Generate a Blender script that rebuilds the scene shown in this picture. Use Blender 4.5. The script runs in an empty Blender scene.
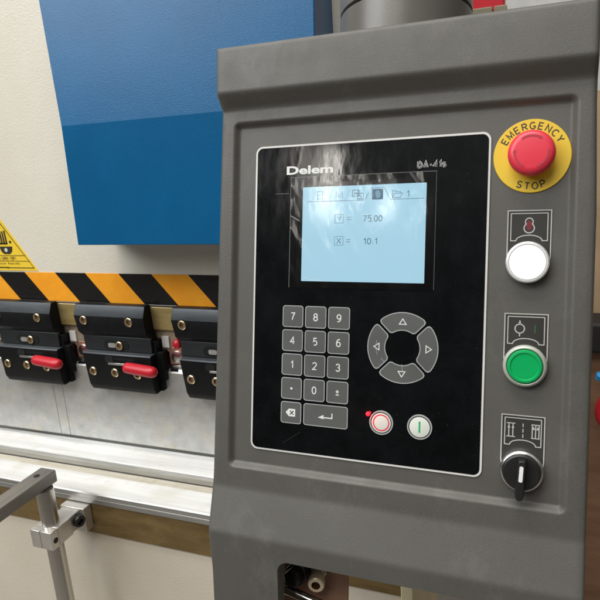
import bpy, bmesh, math, random
from mathutils import Matrix, Vector
random.seed(7)
C = bpy.data.collections.new("Scene Objects"); bpy.context.scene.collection.children.link(C)
sc = bpy.context.scene
H = 1.45                        # camera height over the workshop floor
S = 0.001                       # everything below is written in millimetres
pi = math.pi

# ------------------------------------------------------------------ camera
M3 = ((0.92950, 0.02978, -0.36761), (0.36247, -0.25790, 0.89560), (-0.06813, -0.96571, -0.25051))
cam = bpy.data.cameras.new("camera"); cam_o = bpy.data.objects.new("camera", cam)
sc.collection.objects.link(cam_o); sc.camera = cam_o
R = Matrix(M3)
B = Matrix((R.col[0], -R.col[1], -R.col[2])).transposed()
cam_o.matrix_world = Matrix.Translation((0, 0, H)) @ B.to_4x4()
cam.sensor_width = 36; cam.lens = 36.9; cam.clip_start = 0.01; cam.clip_end = 100
cam.dof.use_dof = True; cam.dof.focus_distance = 0.68; cam.dof.aperture_fstop = 16

# ------------------------------------------------------------------ light
w = bpy.data.worlds.new("World"); sc.world = w; w.use_nodes = True
nt = w.node_tree; nt.nodes.clear()
out = nt.nodes.new('ShaderNodeOutputWorld'); bg = nt.nodes.new('ShaderNodeBackground')
tc = nt.nodes.new('ShaderNodeTexCoord'); sep = nt.nodes.new('ShaderNodeSeparateXYZ'); rp = nt.nodes.new('ShaderNodeValToRGB')
nt.links.new(tc.outputs['Generated'], sep.inputs[0]); nt.links.new(sep.outputs['Z'], rp.inputs[0])
nt.links.new(rp.outputs[0], bg.inputs[0]); nt.links.new(bg.outputs[0], out.inputs[0])
rp.color_ramp.elements[0].position = 0.0; rp.color_ramp.elements[0].color = (.10, .088, .075, 1)
rp.color_ramp.elements[1].position = 0.75; rp.color_ramp.elements[1].color = (1.0, .98, .93, 1)
e = rp.color_ramp.elements.new(0.28); e.color = (.16, .16, .155, 1)
bg.inputs[1].default_value = 0.66

def area(name, loc, target, sx, sy, radiance, col=(1, .97, .92), spread=pi):
    l = bpy.data.lights.new(name, 'AREA'); l.shape = 'RECTANGLE'; l.size = sx; l.size_y = sy
    l.energy = radiance*pi*sx*sy; l.color = col; l.spread = spread
    o = bpy.data.objects.new(name, l); C.objects.link(o); o.location = loc
    d = Vector(target)-Vector(loc); o.rotation_euler = d.to_track_quat('-Z', 'Y').to_euler()
    return o
# high workshop lamps and an area light added to brighten the upper blue cover
area('ceiling_lamp', (-1.3, -2.7, 5.2), (-.5, .8, 1.0), 3.4, 1.4, 9.5)
area('ceiling_lamp', (-0.7, -0.1, 4.6), (-.6, .6, 0.9), 2.6, 0.8, 18.0)
area('cover_reflection_light', (-3.35, -2.1, 4.05), (-1.4, .8, 1.7), 2.6, 2.3, 9.0, (.93, .97, 1))
# tall far-off window slits, seen mirrored in the glossy panel
area('window_light', (-.998, -1.616, 2.36), (-.19, .55, 1.41), .085, .34, 25, (1, .96, .88))
area('window_light', (-1.13, -1.56, 2.46), (-.21, .55, 1.43), .035, .17, 14, (1, .93, .84))
area('window_light', (-.72, -1.72, 2.28), (-.13, .54, 1.39), .04, .13, 30, (1, .98, .94))

sc.view_settings.view_transform = 'Standard'; sc.view_settings.look = 'None'
sc.view_settings.exposure = -0.42; sc.view_settings.gamma = 1

# ------------------------------------------------------------------ materials
def lin(c):
    return tuple((x/255/12.92 if x/255 <= .04045 else ((x/255+.055)/1.055)**2.4) for x in c)
class NT:
    def __init__(s, name):
        s.m = bpy.data.materials.new(name); s.m.use_nodes = True; s.t = s.m.node_tree; s.n = s.t.nodes
        s.b = s.n['Principled BSDF']; s.out = s.n['Material Output']
        s.tc = s.n.new('ShaderNodeTexCoord')
    def add(s, typ, **kw):
        n = s.n.new(typ)
        for k, v in kw.items(): setattr(n, k, v)
        return n
    def link(s, a, b): s.t.links.new(a, b)
    def noise(s, scale, detail=3, rough=.55, stretch=None):
        n = s.add('ShaderNodeTexNoise'); n.inputs['Scale'].default_value = scale
        n.inputs['Detail'].default_value = detail; n.inputs['Roughness'].default_value = rough
        if stretch:
            mp = s.add('ShaderNodeMapping'); mp.inputs['Scale'].default_value = stretch
            s.link(s.tc.outputs['Object'], mp.inputs[0]); s.link(mp.outputs[0], n.inputs['Vector'])
        else: s.link(s.tc.outputs['Object'], n.inputs['Vector'])
        return n.outputs['Fac']
    def ramp(s, src, stops):
        r = s.add('ShaderNodeValToRGB'); s.link(src, r.inputs[0]); cr = r.color_ramp
        while len(cr.elements) < len(stops): cr.elements.new(.5)
        for e, (p, c) in zip(cr.elements, stops):
            e.position = p; e.color = (c, c, c, 1) if isinstance(c, (int, float)) else (*c, 1)
        return r.outputs[0]
    def mix(s, f, a, b, mode='MIX'):
        n = s.add('ShaderNodeMix'); n.data_type = 'RGBA'; n.blend_type = mode
        for i, v in ((0, f), (6, a), (7, b)):
            if isinstance(v, (int, float)): n.inputs[i].default_value = v if i == 0 else (v, v, v, 1)
            elif isinstance(v, tuple): n.inputs[i].default_value = (*v, 1)
            else: s.link(v, n.inputs[i])
        return n.outputs[2]
    def math(s, op, a, b=None):
        n = s.add('ShaderNodeMath'); n.operation = op
        for i, v in ((0, a), (1, b)):
            if v is None: continue
            if isinstance(v, (int, float)): n.inputs[i].default_value = v
            else: s.link(v, n.inputs[i])
        return n.outputs[0]
    def col(s, v):
        if isinstance(v, tuple): s.b.inputs['Base Color'].default_value = (*v, 1)
        else: s.link(v, s.b.inputs['Base Color'])
    def rough(s, v):
        if isinstance(v, (int, float)): s.b.inputs['Roughness'].default_value = v
        else: s.link(v, s.b.inputs['Roughness'])
    def metal(s, v): s.b.inputs['Metallic'].default_value = v
    def bump(s, h, strength, dist):
        n = s.add('ShaderNodeBump'); n.inputs['Strength'].default_value = strength; n.inputs['Distance'].default_value = dist
        s.link(h, n.inputs['Height'])
        prev = getattr(s, 'lastb', None)
        if prev: s.link(prev, n.inputs['Normal'])
        s.lastb = n.outputs[0]; s.link(n.outputs[0], s.b.inputs['Normal'])
    def emit(s, c, st):
        s.b.inputs['Emission Color'].default_value = (*c, 1); s.b.inputs['Emission Strength'].default_value = st

def simple(name, c, rough=.5, metal=0., var=.12, grain=0., gscale=900, coat=0, spec=None):
    t = NT(name); n = t.noise(9, 5)
    lo = tuple(x*(1-var) for x in c); hi = tuple(min(1, x*(1+var)) for x in c)
    t.col(t.ramp(n, [(.3, lo), (.7, hi)])); t.metal(metal)
    t.rough(t.ramp(t.noise(23, 4), [(.3, max(0, rough-.06)), (.7, min(1, rough+.08))]))
    if grain: t.bump(t.noise(gscale, 2), grain, .0006)
    if coat: t.b.inputs['Coat Weight'].default_value = coat
    if spec is not None: t.b.inputs['Specular IOR Level'].default_value = spec
    return t.m
MAT = {}
# pendant grey textured paint, with faint pale rub marks
t = NT('grey_paint'); base = t.ramp(t.noise(14, 5), [(.3, (.070, .066, .058)), (.7, (.081, .077, .068))])
scuff = t.ramp(t.noise(17, 9, .8, (1, .55, 1)), [(.54, 0.0), (.78, .6)])
col = t.mix(scuff, base, (.155, .15, .138)); fine = t.noise(1500, 2)
t.col(t.mix(t.ramp(fine, [(.35, 0.), (.7, .25)]), col, (.15, .147, .135)))
t.rough(t.ramp(t.noise(40, 5), [(.3, .42), (.7, .56)])); t.bump(t.noise(1100, 2), .35, .0004); MAT['grey'] = t.m
# beige orange-peel paint
t = NT('beige_paint'); t.col(t.ramp(t.noise(7, 6), [(.3, (.69, .65, .55)), (.7, (.745, .705, .605))]))
t.rough(t.ramp(t.noise(30, 4), [(.3, .30), (.7, .42)])); t.bump(t.noise(420, 2), .5, .0008); MAT['beige'] = t.m
t = NT('beige_bed_paint'); t.col(t.ramp(t.noise(5, 6), [(.3, (.58, .52, .42)), (.7, (.66, .59, .485))]))
t.rough(.5); t.bump(t.noise(260, 3), .35, .001); MAT['bedbeige'] = t.m
# blue orange-peel paint
t = NT('blue_paint'); t.col(t.ramp(t.noise(9, 5), [(.3, (.001, .088, .225)), (.7, (.002, .106, .265))]))
t.rough(.30); t.bump(t.noise(760, 2), .34, .0007); t.b.inputs['Specular IOR Level'].default_value = .36; MAT['blue'] = t.m
# black glossy keypad foil
t = NT('black_gloss'); t.col(t.mix(t.ramp(t.noise(600, 1), [(.76, 0.), (.84, .35)]), t.ramp(t.noise(25, 7, .7), [(.4, (.002, .0025, .003)), (.75, (.006, .007, .008))]), (.12, .12, .12)))
t.rough(t.ramp(t.noise(55, 8, .75, (1, .3, 1)), [(.4, .055), (.8, .22)])); t.bump(t.noise(60, 3, .6, (1, .3, 1)), .12, .0006)
MAT['gloss'] = t.m
MAT['windowblack'] = simple('window_black', (.0025, .003, .0035), .10)
t = NT('screen_glow'); t.col((.05, .08, .1)); t.rough(.1); t.emit((.41, .68, .82), 1.2)
t.bump(t.noise(60, 3, .6), .10, .0006); MAT['lcd'] = t.m
t = NT('screen_ink'); t.col((.05, .08, .1)); t.rough(.2); t.emit((.07, .15, .22), .95); MAT['ink'] = t.m
t = NT('screen_ink_faint'); t.col((.05, .08, .1)); t.rough(.2); t.emit((.20, .40, .53), .95); MAT['inkfaint'] = t.m
MAT['trim'] = simple('white_trim', (.60, .59, .57), .35)
MAT['key'] = simple('key_grey', (.095, .098, .094), .33, var=.18)
MAT['keyline'] = simple('key_outline', (.34, .355, .35), .4)
MAT['print'] = simple('white_print', (.66, .68, .66), .5)
MAT['printgrey'] = simple('grey_print', (.40, .41, .40), .5)
MAT['black'] = simple('black_plastic', (.011, .011, .011), .32, var=.3)
MAT['blackmatt'] = simple('black_matt', (.012, .011, .011), .6, var=.3)
MAT['label'] = simple('label_black', (.030, .029, .026), .38, var=.35)
MAT['labelline'] = simple('label_line', (.46, .455, .43), .45, var=.2)
MAT['red'] = simple('red_plastic', (.70, .035, .062), .38, var=.08)
MAT['redgroove'] = simple('red_groove', (.42, .02, .04), .5)
MAT['redline'] = simple('red_print', (.72, .03, .06), .45)
MAT['redgrip'] = simple('red_vinyl', (.50, .010, .022), .34, var=.12)
MAT['yellow'] = simple('yellow_disc', (.72, .49, .03), .42, var=.06)
MAT['yellowtext'] = simple('black_legend', (.035, .03, .012), .5)
t = NT('lit_white_lens'); t.col((.9, .9, .9)); t.emit((1, 1, 1), 1.15); t.rough(.3); MAT['whitelamp'] = t.m
MAT['whitebtn'] = simple('white_button', (.64, .66, .60), .4)
MAT['greenline'] = simple('green_print', (.01, .36, .13), .45)
MAT['greendim'] = simple('dim_green_print', (.02, .13, .04), .5)
MAT['reddim'] = simple('dim_red_print', (.16, .012, .02), .5)
t = NT('green_lens'); t.col((.0, .34, .09)); t.rough(.3); t.b.inputs['Coat Weight'].default_value = .3; t.emit((0, .4, .09), .06); MAT['green'] = t.m
MAT['chrome'] = simple('satin_chrome', (.72, .72, .70), .22, 1.0)
t = NT('red_led'); t.emit((1, .012, .03), 2.2); t.col((.8, .02, .04)); MAT['led'] = t.m
# steels
def steel(name, lo, hi, rough, metal=1., stretch=(1, 1, 1), stain=None, bump=.25, scale=40):
    t = NT(name); c = t.ramp(t.noise(scale, 7, .65, stretch), [(.3, lo), (.7, hi)])
    if stain:
        c = t.mix(t.ramp(t.noise(17, 7, .7, (1, 1, 1.3)), [(.5, 0.), (.72, .8)]), c, stain)
    scr = t.ramp(t.noise(60, 4, .7, (.12, 1, 6)), [(.63, 0.), (.70, .35)])
    c = t.mix(scr, c, tuple(x*.55 for x in lo))
    t.col(c); t.metal(metal); t.rough(t.ramp(t.noise(70, 6, .7, stretch), [(.3, rough-.08), (.75, rough+.14)]))
    t.bump(t.noise(160, 5, .7, stretch), bump, .0004); return t.m
MAT['punch'] = steel('ground_steel', (.43, .43, .42), (.56, .56, .55), .38, .6, (1, 1, 1), (.62, .56, .44))
MAT['railstain'] = steel('stained_rail', (.50, .46, .37), (.74, .70, .60), .42, .3, (.08, 1.5, 1), (.42, .36, .26))
MAT['bright'] = steel('toplit_steel', (.60, .60, .585), (.90, .90, .885), .36, .3, (.06, 1.2, 1), (.66, .63, .55))  # paler steel for top faces, overhead light painted into the colour
MAT['edge'] = steel('edge_steel', (.27, .265, .25), (.48, .475, .45), .36, .7, (.12, 1, 3))
MAT['bar'] = steel('dull_steel', (.25, .24, .225), (.32, .31, .29), .42, .75, (3, .2, 1))
MAT['rod'] = steel('turned_steel', (.56, .54, .50), (.70, .68, .65), .20, 1., (1.2, 1.2, .04), bump=.04)
MAT['block'] = steel('milled_steel', (.62, .59, .55), (.76, .73, .69), .32, .75)
MAT['brassy'] = steel('oiled_brassy_steel', (.40, .30, .11), (.55, .43, .20), .36, .6, (.3, 1, 2))
MAT['brownplate'] = steel('brown_oiled_plate', (.13, .085, .03), (.26, .175, .07), .40, .45, (.25, 1, 1.2), (.30, .20, .08))
MAT['adapter'] = steel('stained_adapter', (.30, .24, .17), (.45, .37, .27), .45, .5)
MAT['copper'] = steel('copper_washer', (.62, .32, .24), (.75, .45, .34), .35, .8)
MAT['screw'] = simple('yellow_zinc', (.80, .66, .42), .25, 1.0, .1)
MAT['clamp'] = steel('black_oxide_steel', (.0055, .0058, .0062), (.0095, .010, .011), .42, .05, (1, 1, 1), bump=.12)
MAT['clampbevel'] = steel('lit_black_oxide', (.07, .078, .085), (.11, .12, .13), .34, .4, (.2, 1, 1), bump=.12)  # paler oxide, highlight painted on the upward bevels and lips
MAT['brass'] = simple('brass_bolt', (.85, .72, .52), .28, .35)
for n_ in ('clamp', 'clampbevel'): MAT[n_].node_tree.nodes['Principled BSDF'].inputs['Specular IOR Level'].default_value = .14
MAT['clampmid'] = steel('grey_black_oxide', (.022, .025, .028), (.032, .036, .040), .30, .3, (.3, 1, 1), bump=.12)
MAT['hole'] = simple('dark_hole', (.003, .003, .003), .9)
MAT['hexhole'] = simple('screw_socket', (.09, .04, .015), .6)
# hazard tape
t = NT('hazard_tape'); sp = t.add('ShaderNodeSeparateXYZ'); t.link(t.tc.outputs['Object'], sp.inputs[0])
s1 = t.math('MULTIPLY', sp.outputs['Z'], .0445/.0508)
s2 = t.math('ADD', sp.outputs['X'], s1)
s3 = t.math('MULTIPLY', t.math('ADD', s2, .8736+.172+5*.1364), 1/.1364)
fr = t.math('FRACT', s3); st = t.math('LESS_THAN', fr, .513)
org = t.ramp(t.noise(30, 5), [(.35, (.93, .36, .022)), (.7, (.97, .41, .03))])
t.col(t.mix(st, (.012, .011, .011), org)); t.rough(.2)
t.bump(t.ramp(t.noise(22, 2.5, .6), [(.50, 0.), (.80, 1.)]), .22, .003); t.bump(t.noise(9, 2), .4, .004); MAT['tape'] = t.m
t = NT('wrinkled_film')
mx = t.add('ShaderNodeMixShader'); tr = t.add('ShaderNodeBsdfTransparent'); gl = t.add('ShaderNodeBsdfGlossy')
gl.inputs['Roughness'].default_value = .13
bp = t.add('ShaderNodeBump'); bp.inputs['Strength'].default_value = .55; bp.inputs['Distance'].default_value = .0012
t.link(t.noise(42, 3, .55, (1.2, .28, 1)), bp.inputs['Height']); t.link(bp.outputs[0], gl.inputs['Normal'])
fr_ = t.add('ShaderNodeFresnel'); fr_.inputs[0].default_value = 1.45
t.link(fr_.outputs[0], mx.inputs[0]); t.link(tr.outputs[0], mx.inputs[1]); t.link(gl.outputs[0], mx.inputs[2])
t.link(mx.outputs[0], t.out.inputs[0]); MAT['film'] = t.m
t = NT('film_edge_glare'); t.col((.6, .62, .62)); t.b.inputs['Alpha'].default_value = .28; t.rough(.3); MAT['filmedgeglare'] = t.m  # film border, also used for painted glare streaks
# surroundings
t = NT('concrete'); t.col(t.ramp(t.noise(3, 8, .65), [(.3, (.13, .115, .10)), (.7, (.21, .19, .165))])); t.rough(.6); MAT['concrete'] = t.m
MAT['wallpaint'] = simple('wall_paint', (.78, .78, .76), .7)
t = NT('plywood'); t.col(t.ramp(t.noise(5, 7, .65, (.5, 1, 5)), [(.3, (.17, .085, .045)), (.7, (.30, .17, .10))])); t.rough(.6); MAT['ply'] = t.m
MAT['paleply'] = simple('pale_board', (.55, .40, .25), .6)
MAT['blueplastic'] = simple('blue_plastic', (.04, .35, .75), .3)
MAT['cream'] = simple('cream_paint', (.62, .54, .35), .45)
MAT['brown'] = simple('brown_plate', (.34, .19, .13), .45, var=.2)

# ------------------------------------------------------------------ mesh helpers (millimetres)
class MB:
    def __init__(s): s.bm = bmesh.new(); s.mats = []
    def mi(s, m):
        if m not in s.mats: s.mats.append(m)
        return s.mats.index(m)
    def poly(s, pts, m):
        vs = [s.bm.verts.new(p) for p in pts]; f = s.bm.faces.new(vs); f.material_index = s.mi(m); return f
    def box(s, x0, x1, y0, y1, z0, z1, m):
        P = [(x, y, z) for x in (x0, x1) for y in (y0, y1) for z in (z0, z1)]; v = [s.bm.verts.new(p) for p in P]; k = s.mi(m)
        for q in ((0, 1, 3, 2), (4, 6, 7, 5), (0, 4, 5, 1), (2, 3, 7, 6), (0, 2, 6, 4), (1, 5, 7, 3)):
            f = s.bm.faces.new([v[i] for i in q]); f.material_index = k
    def prism(s, pts2, a, b, fn, m, mside=None):
        """closed outline pts2 swept from a to b; fn(p, q, t) gives the 3-D point"""
        lo = [s.bm.verts.new(fn(p, q, a)) for p, q in pts2]; hi = [s.bm.verts.new(fn(p, q, b)) for p, q in pts2]
        k = s.mi(m); ks = s.mi(mside) if mside else k; n = len(pts2)
        f = s.bm.faces.new(lo[::-1]); f.material_index = k; f = s.bm.faces.new(hi); f.material_index = k
        for i in range(n):
            f = s.bm.faces.new((lo[i], lo[(i+1) % n], hi[(i+1) % n], hi[i])); f.material_index = ks
    def lathe(s, prof, c, ax, m, n=40, close=True):
        """prof: (radius, height along ax) list"""
        ax = Vector(ax).normalized(); u = ax.orthogonal().normalized(); v = ax.cross(u); c = Vector(c); k = s.mi(m)
        rings = []
        for r, h in prof:
            if r < 1e-6: rings.append([s.bm.verts.new(c+ax*h)])
            else: rings.append([s.bm.verts.new(c+ax*h+(u*math.cos(2*pi*i/n)+v*math.sin(2*pi*i/n))*r) for i in range(n)])
        for A, D in zip(rings, rings[1:]):
            for i in range(n):
                a0, a1 = A[i % len(A)], A[(i+1) % n % len(A)]; d0, d1 = D[i % len(D)], D[(i+1) % n % len(D)]
                vs = []
                for q in (a0, a1, d1, d0):
                    if q not in vs: vs.append(q)
                if len(vs) >= 3: f = s.bm.faces.new(vs); f.material_index = k; f.smooth = True
        if close:
            for A in (rings[0], rings[-1]):
                if len(A) > 1: f = s.bm.faces.new(A); f.material_index = k
    def band(s, outer, inner, z, m, fn=None):
        """flat ring between two outlines with the same vertex count"""
        fn = fn or (lambda p: (p[0], p[1], z)); k = s.mi(m); n = len(outer)
        a = [s.bm.verts.new(fn(p)) for p in outer]; b = [s.bm.verts.new(fn(p)) for p in inner]
        for i in range(n): f = s.bm.faces.new((a[i], a[(i+1) % n], b[(i+1) % n], b[i])); f.material_index = k
    def line(s, pts, wd, z, m, closed=False):
        """flat ribbon along a polyline in the local XY plane"""
        k = s.mi(m); n = len(pts); L = []; Rr = []
        for i, p in enumerate(pts):
            a = pts[i-1] if (i or closed) else None; b = pts[(i+1) % n] if (i < n-1 or closed) else None
            ds = []
            if a is not None: ds.append((Vector(p)-Vector(a)).normalized())
            if b is not None: ds.append((Vector(b)-Vector(p)).normalized())
            d = sum(ds, Vector((0, 0)))
            if d.length < 1e-6: d = ds[0]
            d.normalize(); nn = Vector((-d.y, d.x)); cs = max(.4, abs(nn.dot(Vector((-ds[0].y, ds[0].x)))))
            L.append(s.bm.verts.new((*(Vector(p)+nn*wd/2/cs), z))); Rr.append(s.bm.verts.new((*(Vector(p)-nn*wd/2/cs), z)))
        for i in range(n if closed else n-1):
            j = (i+1) % n; f = s.bm.faces.new((Rr[i], Rr[j], L[j], L[i])); f.material_index = k
    def text(s, body, x0, x1, y0, y1, z, m, bold=0, fn=None, shear=0, th=0):
        me = text_mesh(body, bold, shear, th)
        xs = [v.co.x for v in me.vertices]; ys = [v.co.y for v in me.vertices]; ax, bx, ay, by = min(xs), max(xs), min(ys), max(ys)
        k = s.mi(m); vs = []
        for v in me.vertices:
            x = x0+(v.co.x-ax)/(bx-ax)*(x1-x0); y = y0+(v.co.y-ay)/(by-ay)*(y1-y0)
            vs.append(s.bm.verts.new(fn(x, y) if fn else (x, y, z)))
        for p in me.polygons:
            try: f = s.bm.faces.new([vs[i] for i in p.vertices]); f.material_index = k
            except ValueError: pass
        bpy.data.meshes.remove(me)
    def build(s, name, parent=None, bevel=0, seg=2, smooth=35, recalc=True, kind=None):
        if recalc: bmesh.ops.recalc_face_normals(s.bm, faces=s.bm.faces)
        me = bpy.data.meshes.new(name)
        for v in s.bm.verts: v.co *= S
        s.bm.to_mesh(me); s.bm.free()
        for m in s.mats: me.materials.append(MAT[m])
        o = bpy.data.objects.new(name, me); C.objects.link(o)
        if smooth:
            for p in me.polygons: p.use_smooth = True
            me.set_sharp_from_angle(angle=math.radians(smooth))
        if bevel:
            b = o.modifiers.new('bevel', 'BEVEL'); b.width = bevel*S; b.segments = seg; b.limit_method = 'ANGLE'
            b.angle_limit = math.radians(30); b.harden_normals = False
        if parent: o.parent = parent
        if kind: o['kind'] = kind
        return o
def text_mesh(body, bold=0, shear=0, th=0):
    cu = bpy.data.curves.new('t', 'FONT'); cu.body = body; cu.size = 1; cu.offset = bold; cu.shear = shear; cu.resolution_u = 4
    o = bpy.data.objects.new('t', cu); C.objects.link(o)
    dg = bpy.context.evaluated_depsgraph_get(); dg.update()
    me = bpy.data.meshes.new_from_object(o.evaluated_get(dg)); bpy.data.objects.remove(o); bpy.data.curves.remove(cu)
    return me
def glyph_size(body):
    me = text_mesh(body); xs = [v.co.x for v in me.vertices]; ys = [v.co.y for v in me.vertices]
    r = (max(xs)-min(xs), max(ys)-min(ys)); bpy.data.meshes.remove(me); return r
def rrect(x0, x1, y0, y1, r, n=6):
    P = []
    for cx, cy, a in ((x1-r, y1-r, 0), (x0+r, y1-r, 90), (x0+r, y0+r, 180), (x1-r, y0+r, 270)):
        for i in range(n+1): q = math.radians(a+90*i/n); P.append((cx+r*math.cos(q), cy+r*math.sin(q)))
    return P
def circ(cx, cy, r, n=40): return [(cx+r*math.cos(2*pi*i/n), cy+r*math.sin(2*pi*i/n)) for i in range(n)]
def XYZ(p, q, t): return (p, q, t)
def thing(name, label, cat, loc=(0, 0, 0), group=None):
    o = bpy.data.objects.new(name, None); C.objects.link(o); o.location = loc; o['label'] = label; o['category'] = cat
    o.empty_display_size = .05
    if group: o['group'] = group
    return o
def tag(o, label, cat, group=None):
    o['label'] = label; o['category'] = cat
    if group: o['group'] = group
    return o
def part(name, parent):
    """an empty part node is not used: parts are meshes"""
def AR(cx, cy, rx, ry, a0, a1, n=14):
    return [(cx+rx*math.cos(math.radians(a0+(a1-a0)*i/n)), cy+ry*math.sin(math.radians(a0+(a1-a0)*i/n))) for i in range(n+1)]
# sans-serif lettering as strokes: glyph -> (width, strokes) on a cap height of 1
GL = {
 'E': (.60, [[(.6, 1), (0, 1), (0, 0), (.6, 0)], [(0, .52), (.54, .52)]]), 'M': (.78, [[(0, -.0), (0, 1), (.39, .12), (.78, 1), (.78, 0)]]),
 'R': (.64, [[(0, 0), (0, 1), (.36, 1)]+AR(.36, .75, .26, .25, 90, -90)+[(0, .5)], [(.32, .5), (.66, 0)]]),
 'P': (.62, [[(0, 0), (0, 1), (.36, 1)]+AR(.36, .73, .27, .27, 90, -90)+[(0, .46)]]),
 'G': (.76, [AR(.40, .5, .40, .5, 48, 322)+[(.72, .42), (.42, .42)]]), 'C': (.72, [AR(.40, .5, .40, .5, 48, 312)]),
 'N': (.66, [[(0, 0), (0, 1), (.66, 0), (.66, 1)]]), 'Y': (.70, [[(0, 1), (.35, .44), (.70, 1)], [(.35, .48), (.35, 0)]]),
 'X': (.66, [[(0, 0), (.66, 1)], [(0, 1), (.66, 0)]]), 'S': (.62, [AR(.31, .74, .29, .26, 25, 262)+AR(.31, .26, .31, .26, 82, -155)]),
 'T': (.66, [[(0, 1), (.66, 1)], [(.33, 1), (.33, 0)]]), 'O': (.78, [AR(.39, .5, .39, .5, 90, 450, 24)]),
 'D': (.70, [[(0, 0), (0, 1), (.30, 1)]+AR(.30, .5, .40, .5, 90, -90)+[(0, 0)]]), 'A': (.72, [[(0, 0), (.36, 1), (.72, 0)], [(.12, .30), (.60, .30)]]),
 'e': (.56, [[(.02, .37), (.55, .37)]+AR(.28, .36, .28, .35, 8, 325)]), 'l': (.02, [[(0, 0), (0, 1)]]),
 'm': (.86, [[(0, 0), (0, .70)], AR(.215, .44, .215, .27, 180, 0)+[(.43, 0)], AR(.645, .44, .215, .27, 180, 0)+[(.86, 0)]]),
 's': (.46, [AR(.23, .53, .22, .18, 30, 262)+AR(.23, .18, .23, .18, 82, -150)]), '-': (.34, [[(0, .42), (.34, .42)]]),
 '1': (.26, [[(0, .76), (.16, .84), (.26, 1), (.26, 0)]]), '2': (.56, [AR(.28, .72, .27, .28, 170, -35)+[(.0, 0), (.57, 0)]]),
 '3': (.56, [AR(.27, .755, .25, .245, 160, -90), AR(.27, .265, .28, .265, 90, -160)]), '4': (.60, [[(.44, 0), (.44, 1), (0, .30), (.62, .30)]]),
 '5': (.56, [[(.52, 1), (.10, 1), (.05, .50)]+AR(.27, .32, .28, .32, 122, -125)]),
 '6': (.56, [AR(.28, .31, .27, .31, 90, 450, 22), AR(.38, .40, .375, .60, 178, 72)]), '7': (.54, [[(0, 1), (.54, 1), (.30, .5), (.17, 0)]]),
 '8': (.56, [AR(.28, .76, .24, .24, 90, 450, 22), AR(.28, .27, .28, .27, 90, 450, 22)]), '9': (.56, [AR(.28, .69, .27, .31, 90, 450, 22), AR(.18, .60, .375, .60, -2, -108)]),
 '0': (.56, [AR(.28, .5, .28, .5, 90, 450, 24)]), '.': (.08, [[(.0, .04), (.10, .04)]]), '\u00b1': (.56, [[(0, .60), (.56, .60)], [(.28, .90), (.28, .30)], [(0, .06), (.56, .06)]])}
def strokes(mb, body, x0, x1, y0, y1, wd, z, m, gap=.2, fn=None, hcap=1.0):
    """lettering fitted into x0..x1, baseline y0, cap line y1; wd = stroke width"""
    tot = sum(GL[c][0] for c in body)+gap*(len(body)-1); sx = (x1-x0-wd)/max(tot, .01) if len(body) > 1 or x1 > x0 else 1
    sy = y1-y0-wd; x = x0+wd/2; n = 0
    for c in body:
        for st_ in GL[c][1]:
            n += 1; P_ = [(x+px*sx, y0+wd/2+py*sy) for px, py in st_]
            nv = len(mb.bm.verts); mb.line(P_, wd, z+.012*n, m); mb.bm.verts.ensure_lookup_table()
            if fn:
                for v_ in mb.bm.verts[nv:]: v_.co = fn(v_.co.x, v_.co.y, v_.co.z)
        x += (GL[c][0]+gap)*sx
W0 = (0, 0, H)       # machine frame origin: camera position projected, axes = world axes

# ------------------------------------------------------------------ setting
mb = MB(); mb.box(-9000, 9000, -9000, 9000, -60, 0, 'concrete'); mb.build('floor', kind='structure', smooth=0)
mb = MB(); mb.box(-6000, 6000, 5200, 5300, 0, 5000, 'wallpaint'); mb.build('back_wall', kind='structure', smooth=0)

# ------------------------------------------------------------------ press brake: bed
XL, XR = -2600, -170
bed = thing('press_bed', 'lower bed of the machine, bright steel ledge over a brown strip and beige panel', 'machine bed', W0)
mb = MB()   # main rail with overhead light painted into its top, groove and stepped front edge
prof = [(900, -537.5), (770.5, -537.5), (770.5, -541), (767.5, -541), (767.5, -537.8), (751, -537.8), (751, -537.5), (701.5, -537.5), (699.8, -539.5), (699.8, -546.5), (700.4, -547), (700.4, -547.6), (699.8, -548), (699.8, -556.6), (900, -556.6)]
mb.prism(prof, XL, XR, lambda p, q, t: (t, p, q), 'edge')
for f in mb.bm.faces:
    f.normal_update()
    if abs(f.normal.z) > .9 and f.calc_center_median().z > -538: f.material_index = mb.mi('bright' if f.calc_center_median().z > -537.7 else 'railstain')
mb.build('table_rail', bed, smooth=0)
mb = MB(); mb.box(XL, XR, 703, 760, -616, -557, 'brownplate'); mb.build('front_strip', bed, bevel=1)
mb = MB(); mb.box(XL, XR, 707, 890, -1449, -616.5, 'bedbeige'); mb.build('front_panel', bed, bevel=1.5)
mb = MB(); mb.box(XR+1, -152, 698, 900, -1449, -520, 'cream'); mb.build('end_plate', bed, bevel=1.5)
# die
mb = MB()
prof = [(880, -536.5), (769.5, -536.5), (769.5, -528), (766.7, -526.5), (766.7, -518.6), (768, -517.4), (817, -517.4), (823, -527), (829, -517.4), (880, -517.4)]
mb.prism(prof, XL, XR, lambda p, q, t: (t, p, q), 'edge')
for f in mb.bm.faces:
    f.normal_update()
    if abs(f.normal.z) > .9 and f.calc_center_median().z > -520: f.material_index = mb.mi('bright')  # top faces take the paler steel with the light painted in
o = mb.build('bending_die', smooth=0); o.location = W0
tag(o, 'long bright steel die lying on the bed under the punch tip', 'die')

# ------------------------------------------------------------------ press brake: ram
ram = thing('press_ram', 'beige upper beam with a blue cover, hazard tape and warning triangle', 'machine ram', W0)
XRr = -250
mb = MB(); mb.box(XL, XRr-6, 830, 900, -252, 1300, 'beige'); mb.build('ram_plate', ram, bevel=1.5)
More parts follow.
